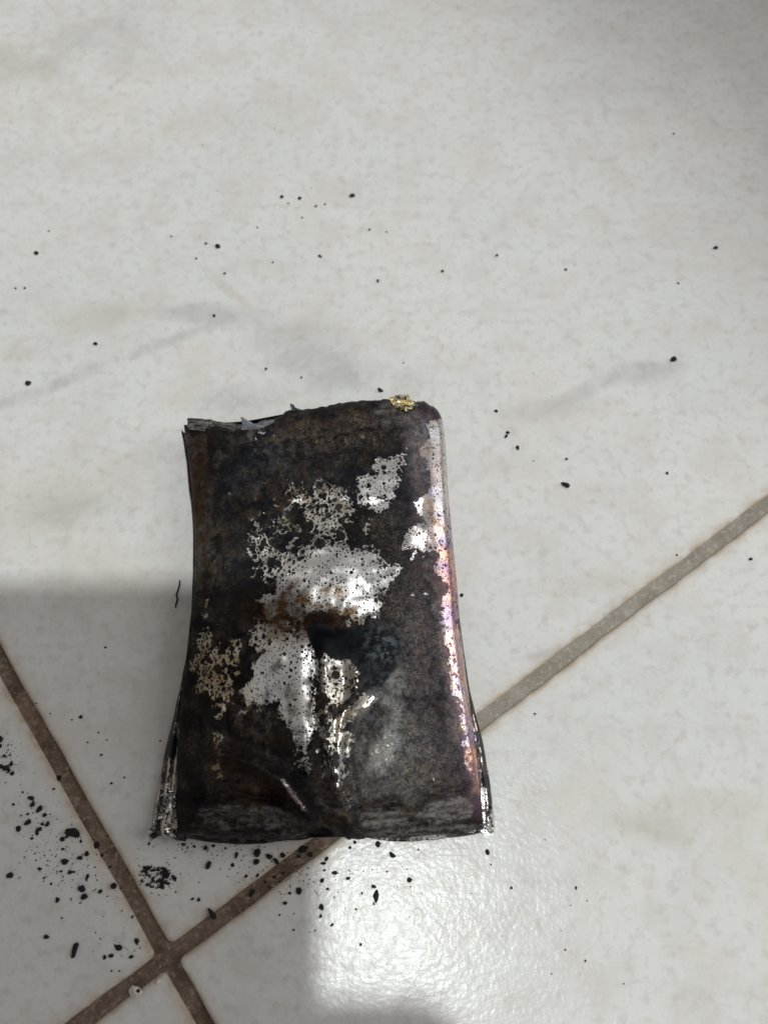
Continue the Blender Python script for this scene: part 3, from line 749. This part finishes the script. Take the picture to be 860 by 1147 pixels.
# (crop x, crop y, size[, stretch, turn]) in crops of the photograph, with each crop's origin and scale
FIELDS = [
 ((0, 720), 2.686, [(245,223,14),(110,183,6),(152,213,6),(218,232,6),(297,270,7),(265,300,6),(323,292,6),(307,337,9),(337,423,8),(375,405,7),(319,14,9),(483,295,7),
  (4,290,26),(2,312,18),(15,340,12),(20,378,22),(38,393,17),(8,372,18),(35,365,15),(28,385,14),
  (95,467,20,1.3,-20),(102,485,20),(70,450,7),(42,486,10),(122,500,24,1.4,50),(137,518,16),(88,538,20),(57,561,22),(145,545,18,1.4,70),(118,563,20,1.5,40),(97,588,12),(130,545,12),(113,574,13),(85,515,10),(65,520,7),(80,545,12),
  (222,568,38,1.7,-15),(190,590,18),(203,583,12),(245,597,10),(190,620,10),(322,582,7),
  (198,658,24,1.4,0),(242,647,18),(262,635,20),(185,688,10),(213,690,16,1.6,20),(225,690,8),(122,680,13),(135,707,9),(155,725,8),(265,702,15,1.5,80),(262,712,10),(250,740,27,1.2,0),(258,763,24,1.4,10),(305,748,16),(175,773,18),(215,770,6),(243,782,6),(188,828,7),(135,640,6),(110,655,6),(145,655,6),(75,645,6),(33,698,21),(287,675,6),
  (290,610,26),(305,640,14),(330,675,10),(343,730,24,1.3,-30),(360,740,8),(400,825,10),(175,408,22),(163,440,9),(235,580,16),
  (142,885,17),(227,925,34,2.1,75),(317,945,15),(336,940,15,1.3,0),(360,916,24,1.5,0),(347,910,8),(413,898,20,1.3,-50),(398,944,15,1.7,10),(422,918,6),(337,987,7),(361,987,7),
  (416,1046,17),(582,770,8),(530,750,6),(565,615,7),(449,605,11)]),
 ((180, 900), 2.263, [(98,243,11),(80,243,6),(122,155,20,1.7,70),(193,130,14,1.9,80),(183,155,12),(247,123,24,1.3,60),(245,148,20),(276,134,18,1.6,-15),(292,145,18,1.5,-40),(310,130,18),(217,185,10),(246,182,10,1.6,60),(131,278,26,1.9,-55),(230,228,20),(288,187,10),(360,118,22),(378,130,16),(350,135,12),(370,112,10),(352,220,20,1.3,70),(328,228,10),(316,252,12,1.4,0),(302,283,6),(337,320,8),(392,322,6),(407,263,17),(405,286,10),(434,308,10,1.3,30),(410,195,14,1.2,30),(423,217,8),(420,140,13,1.4,60),(413,152,13,1.7,0),(442,176,15,1.9,5),(476,190,12,1.8,0),(550,105,18,1.4,70),(587,131,18,1.8,-30),(573,173,6),(630,193,17,1.5,30),(540,210,13),(545,235,25,2.0,85),(510,228,7),(495,268,7),(507,357,9),(540,255,6),(827,123,15),(653,117,6),(480,112,10),(492,98,10),(415,170,8),(115,112,14),(60,104,10),(85,108,9),(135,108,9),(165,114,7),(310,178,8),(300,200,9),(275,213,8),(265,200,8)]),
 ((0, 0), 2.0, [(488,553,16),(462,546,9),(632,442,12),(672,445,12),(708,463,8),(728,458,7),(788,440,16),(646,456,6),(677,488,6),(827,515,8),(717,575,11),(846,630,10),(504,613,9),(440,580,6),(82,568,14),(36,646,7),(57,646,8),(110,518,6),(385,530,6),(480,708,10),(214,771,13),(64,859,20),(596,827,9),(675,846,7),(611,588,6),(577,510,6),(852,876,17,1.5,-35)]),
 ((430, 0), 2.0, [(741,556,12),(658,635,7),(648,806,21,1.2,30),(131,608,10),(253,573,9),(407,605,9),(648,300,7),(6,520,6),(43,813,6)]),
 ((480, 380), 2.263, [(170,183,11),(200,238,11),(195,247,11),(225,276,13),(349,304,9),(345,370,19,1.8,-30),(603,340,9),(815,558,11),(628,547,7),(84,649,12)]),
 ((500, 760), 2.389, [(118,498,6),(173,560,9),(346,561,9),(317,726,7),(371,756,7),(236,95,7),(473,817,5),(280,790,5)]),
]
def crumb_label(px, py, grout, big, long_):
    if grout: return ('black char crumb lodged in the brown grout joint', 'char crumbs in the grout')
    if py < 460:
        if px > 520: return ('lone black soot speck on the open tile beside the faint grey smear', 'specks on the tile by the grey smear')
        if px > 300 and py < 330: return ('soft black soot speck in the sparse cluster far beyond the battery', 'specks far beyond the battery')
        return ('lone black soot speck on the pale tile beyond the battery\'s torn end', 'specks beyond the torn end of the battery')
    if px > 495 and py < 930: return ('small black speck on clean tile beside the battery\'s purple-tinted edge', 'specks beside the purple-tinted edge')
    if px > 500: return ('tiny black speck on clean tile off the battery\'s silver foil corner', 'specks off the silver foil corner')
    g = (P(px, py) - O)
    u, v = g.dot(ax), g.dot(ay)
    if u < 0 and v > 0:
        how = 'large' if big else 'small'
        if long_: return ('long black char splinter on the soot-littered tile across the grout from the battery', 'splinters on the littered tile')
        if v < .016: return (how + ' black char crumb on the littered tile close by the grout crossing', how + ' crumbs close by the crossing')
        if u > -.005: return (how + ' black char crumb on the littered tile hugging the brown grout edge', how + ' crumbs hugging the grout edge')
        if v > .046: return (how + ' black char crumb in the tight sooty cluster well away from the grout crossing', how + ' crumbs in the tight sooty cluster')
        return (('large ' if big else 'small ') + 'black char crumb on the soot-littered tile across the grout from the battery', ('large' if big else 'small') + ' crumbs on the littered tile')
    if u > 0 and v > 0:
        if px < 200: return ('tiny black speck on the shaded tile beside the battery\'s folded foil flange', 'specks beside the folded flange')
        return (('long ' if long_ else '') + 'black char crumb on tile between the battery\'s ragged end and the brown grout', ('long ' if long_ else '') + 'crumbs between battery and grout')
    if u > 0: return (('splinter-like ' if long_ else 'rounded ') + 'black char crumb on the shiny lit patch of tile by the ragged end', ('splinter-like ' if long_ else 'rounded ') + 'crumbs on the shiny patch')
    return ('black char crumb by the grout crossing', 'crumbs by the crossing')
k = 0
done = []
for (ox, oy), sc_, items in FIELDS:
    for it in items:
        px, py = ox + it[0] / sc_, oy + it[1] / sc_
        if any(abs(px - a) < 1.2 and abs(py - b) < 1.2 for a, b in done): continue
        done.append((px, py))
        st, turn = (it[3], it[4]) if len(it) > 3 else (random.uniform(1.0, 1.35), random.uniform(0, 180))
        size = max(it[2] / sc_, 2.0) * px_scale(px, py) * (0.8 if py < 440 else 0.92)
        p = P(px, py)
        grout = on_grout(p)
        if grout: p.z = GROUT_Z + 0.00003
        o = bpy.data.objects.new('char_crumb', CRUMBS[k % len(CRUMBS)]); k += 1
        COL.objects.link(o)
        o.location = p
        o.rotation_euler = (0, 0, math.radians(turn))
        o.scale = (size * math.sqrt(st), size / math.sqrt(st), size * random.uniform(.55, .9))
        lab, grp = crumb_label(px, py, grout, it[2] / sc_ >= 6, st >= 1.6)
        tag(o, lab, 'crumb', grp)
# a curled black filament beside the flange
def tube(name, pts, r, mat):
    V, F = [], []
    n = 6
    for i, p in enumerate(pts):
        a = pts[min(i + 1, len(pts) - 1)] - pts[max(i - 1, 0)]
        a.normalize(); s = a.cross(Vector((0, 0, 1))).normalized(); u = s.cross(a)
        rad = r * (0.55 + 0.45 * math.sin(math.pi * (0.12 + .8 * i / (len(pts) - 1)))) * random.uniform(.8, 1.25)
        for j in range(n):
            t = 2 * math.pi * j / n
            V.append(p + s * math.cos(t) * rad + u * math.sin(t) * rad)
    for i in range(len(pts) - 1):
        for j in range(n): F.append((i * n + j, i * n + (j + 1) % n, (i + 1) * n + (j + 1) % n, (i + 1) * n + j))
    F.append(tuple(range(n))); F.append(tuple(reversed(range((len(pts) - 1) * n, len(pts) * n))))
    return mesh_obj(name, V, F, mat)
fil = tube('char_filament', [P(a, b, .00022) for a, b in ((201.5, 650), (201, 656), (199.5, 661), (197.5, 666), (199, 671), (197.5, 676), (196.5, 681))], .00017, M_CHAR)
tag(fil, 'thin curled black filament on the tile beside the battery\'s folded flange', 'filament')
chip = shred('mortar_chip', [(146, 1108, .2), (150, 1104, 1), (157, 1106, .8), (160, 1111, .5), (154, 1117, .3), (148, 1115, .1)], -.6, -.1, M_CHIP, .0004)
mw = Vector(battery.location); chip.parent = None; chip.location = mw
tag(chip, 'pale mortar chip in the brown grout joint with a black crumb beside it', 'chip')
chip2 = shred('mortar_chip', [(174, 1101, .5), (179, 1097, 1), (180, 1099, .8), (176, 1103, .3)], -.6, -.2, M_CHIP, .0003)
chip2.parent = None; chip2.location = mw
tag(chip2, 'tiny sliver of pale mortar in the joint right at the grout crossing', 'chip')

def crumb_heap(name, spots, seed):
    rr = random.Random(seed); V, F = [], []
    for (px, py, s, z) in spots:
        me = CRUMBS[rr.randrange(len(CRUMBS))]
        size = s * px_scale(px, py); p = P(px, py); a = rr.uniform(0, 6.28)
        b = len(V); st = rr.uniform(1, 1.5)
        zz = z if not on_grout(p) else z + GROUT_Z
        for v in me.vertices:
            x, y = v.co.x * size * st, v.co.y * size / st
            V.append((p.x + x * math.cos(a) - y * math.sin(a), p.y + x * math.sin(a) + y * math.cos(a), zz + v.co.z * size * .8))
        F += [tuple(b + i for i in f.vertices) for f in me.polygons]
    return mesh_obj(name, V, F, M_CHAR, None, False)
rr = random.Random(4)
heap = []
for i in range(95):
    a, q = rr.uniform(0, 6.28), math.sqrt(rr.random())
    x, y = 176 + 21 * q * math.cos(a), 982 + 13 * q * math.sin(a) + 3 * math.cos(a)
    if rr.random() < .55 and abs(y - (979 + (x - 176) * .25)) < 4 and x < 182: continue
    heap.append((x, y, rr.uniform(2.0, 5.5) * (1.25 - .5 * q), .0004 * (1 - q) * rr.random()))
h = crumb_heap('char_heap', heap, 1)
tag(h, 'little heap of fine black char crumbs off the battery\'s crumpled foil corner', 'heap', kind='stuff')
dust = []
for (cx, cy, sx_, sy_, n) in ((45, 930, 30, 40, 110), (80, 970, 26, 30, 90), (12, 850, 10, 18, 60), (130, 1060, 26, 16, 30), (290, 965, 60, 20, 90), (350, 990, 40, 30, 60),
                              (420, 985, 45, 30, 50), (330, 985, 26, 14, 60), (110, 990, 26, 30, 30), (230, 950, 40, 8, 70), (250, 200, 120, 90, 18), (620, 500, 120, 90, 14), (175, 984, 26, 18, 60), (640, 1000, 90, 70, 12)):
    for i in range(n):
        dust.append((rr.gauss(cx, sx_ * .7), rr.gauss(cy, sy_ * .7), rr.choice((.7, .8, .9, 1.1, 1.3, 1.7)), 0.0))
dust = [d for d in dust if -5 < d[0] < 865 and not (198 < d[0] < 545 and 470 < d[1] < 930)]
ds = crumb_heap('soot_dust', dust, 2)
tag(ds, 'fine scattered black soot dust on the tiles around the battery\'s ragged end', 'dust', kind='stuff')

# ------------------------------------------------------------------ the photographer's phone: it throws the shadow with straight edges
zp = 0.222
s_c = P(366, 652)
corner = s_c + (LAMP - s_c) * (zp / LAMP.z)
phone = link(bpy.data.objects.new('smartphone', None))
phone.location = corner; phone.rotation_euler = (TILT, 0, 0)
tag(phone, 'dark smartphone held above the floor to take the picture', 'phone')
M_PH, M_GL = plain('phone_shell', (0.03, 0.03, 0.033), .4), plain('phone_glass', (0.01, 0.01, 0.012), .1)
def rounded_slab(name, x0, x1, y0, y1, z0, z1, r, mat):
    V, n = [], 8
    for z in (z0, z1):
        for cx, cy, a0 in ((x1 - r, y0 + r, -90), (x1 - r, y1 - r, 0), (x0 + r, y1 - r, 90), (x0 + r, y0 + r, 180)):
            for k in range(n):
                a = math.radians(a0 + 90 * k / (n - 1)); V.append((cx + r * math.cos(a), cy + r * math.sin(a), z))
    m = 4 * n
    F = [tuple(reversed(range(m))), tuple(range(m, 2 * m))] + [(k, (k + 1) % m, m + (k + 1) % m, m + k) for k in range(m)]
    return mesh_obj(name, V, F, mat, phone, False)
rounded_slab('shell', -.074, 0, -.155, 0, 0, .008, .009, M_PH)
rounded_slab('screen', -.0725, -.0015, -.1535, -.0015, .0081, .0086, .008, M_GL)
rounded_slab('added_shade_tab', -.012, .024, -.105, -.0715, .001, .004, .008, M_PH)  # unseen tab, added to shade the near edge of the shiny patch
rounded_slab('camera_island', -.03, -.004, -.036, -.004, -.0015, -.0001, .006, M_GL)
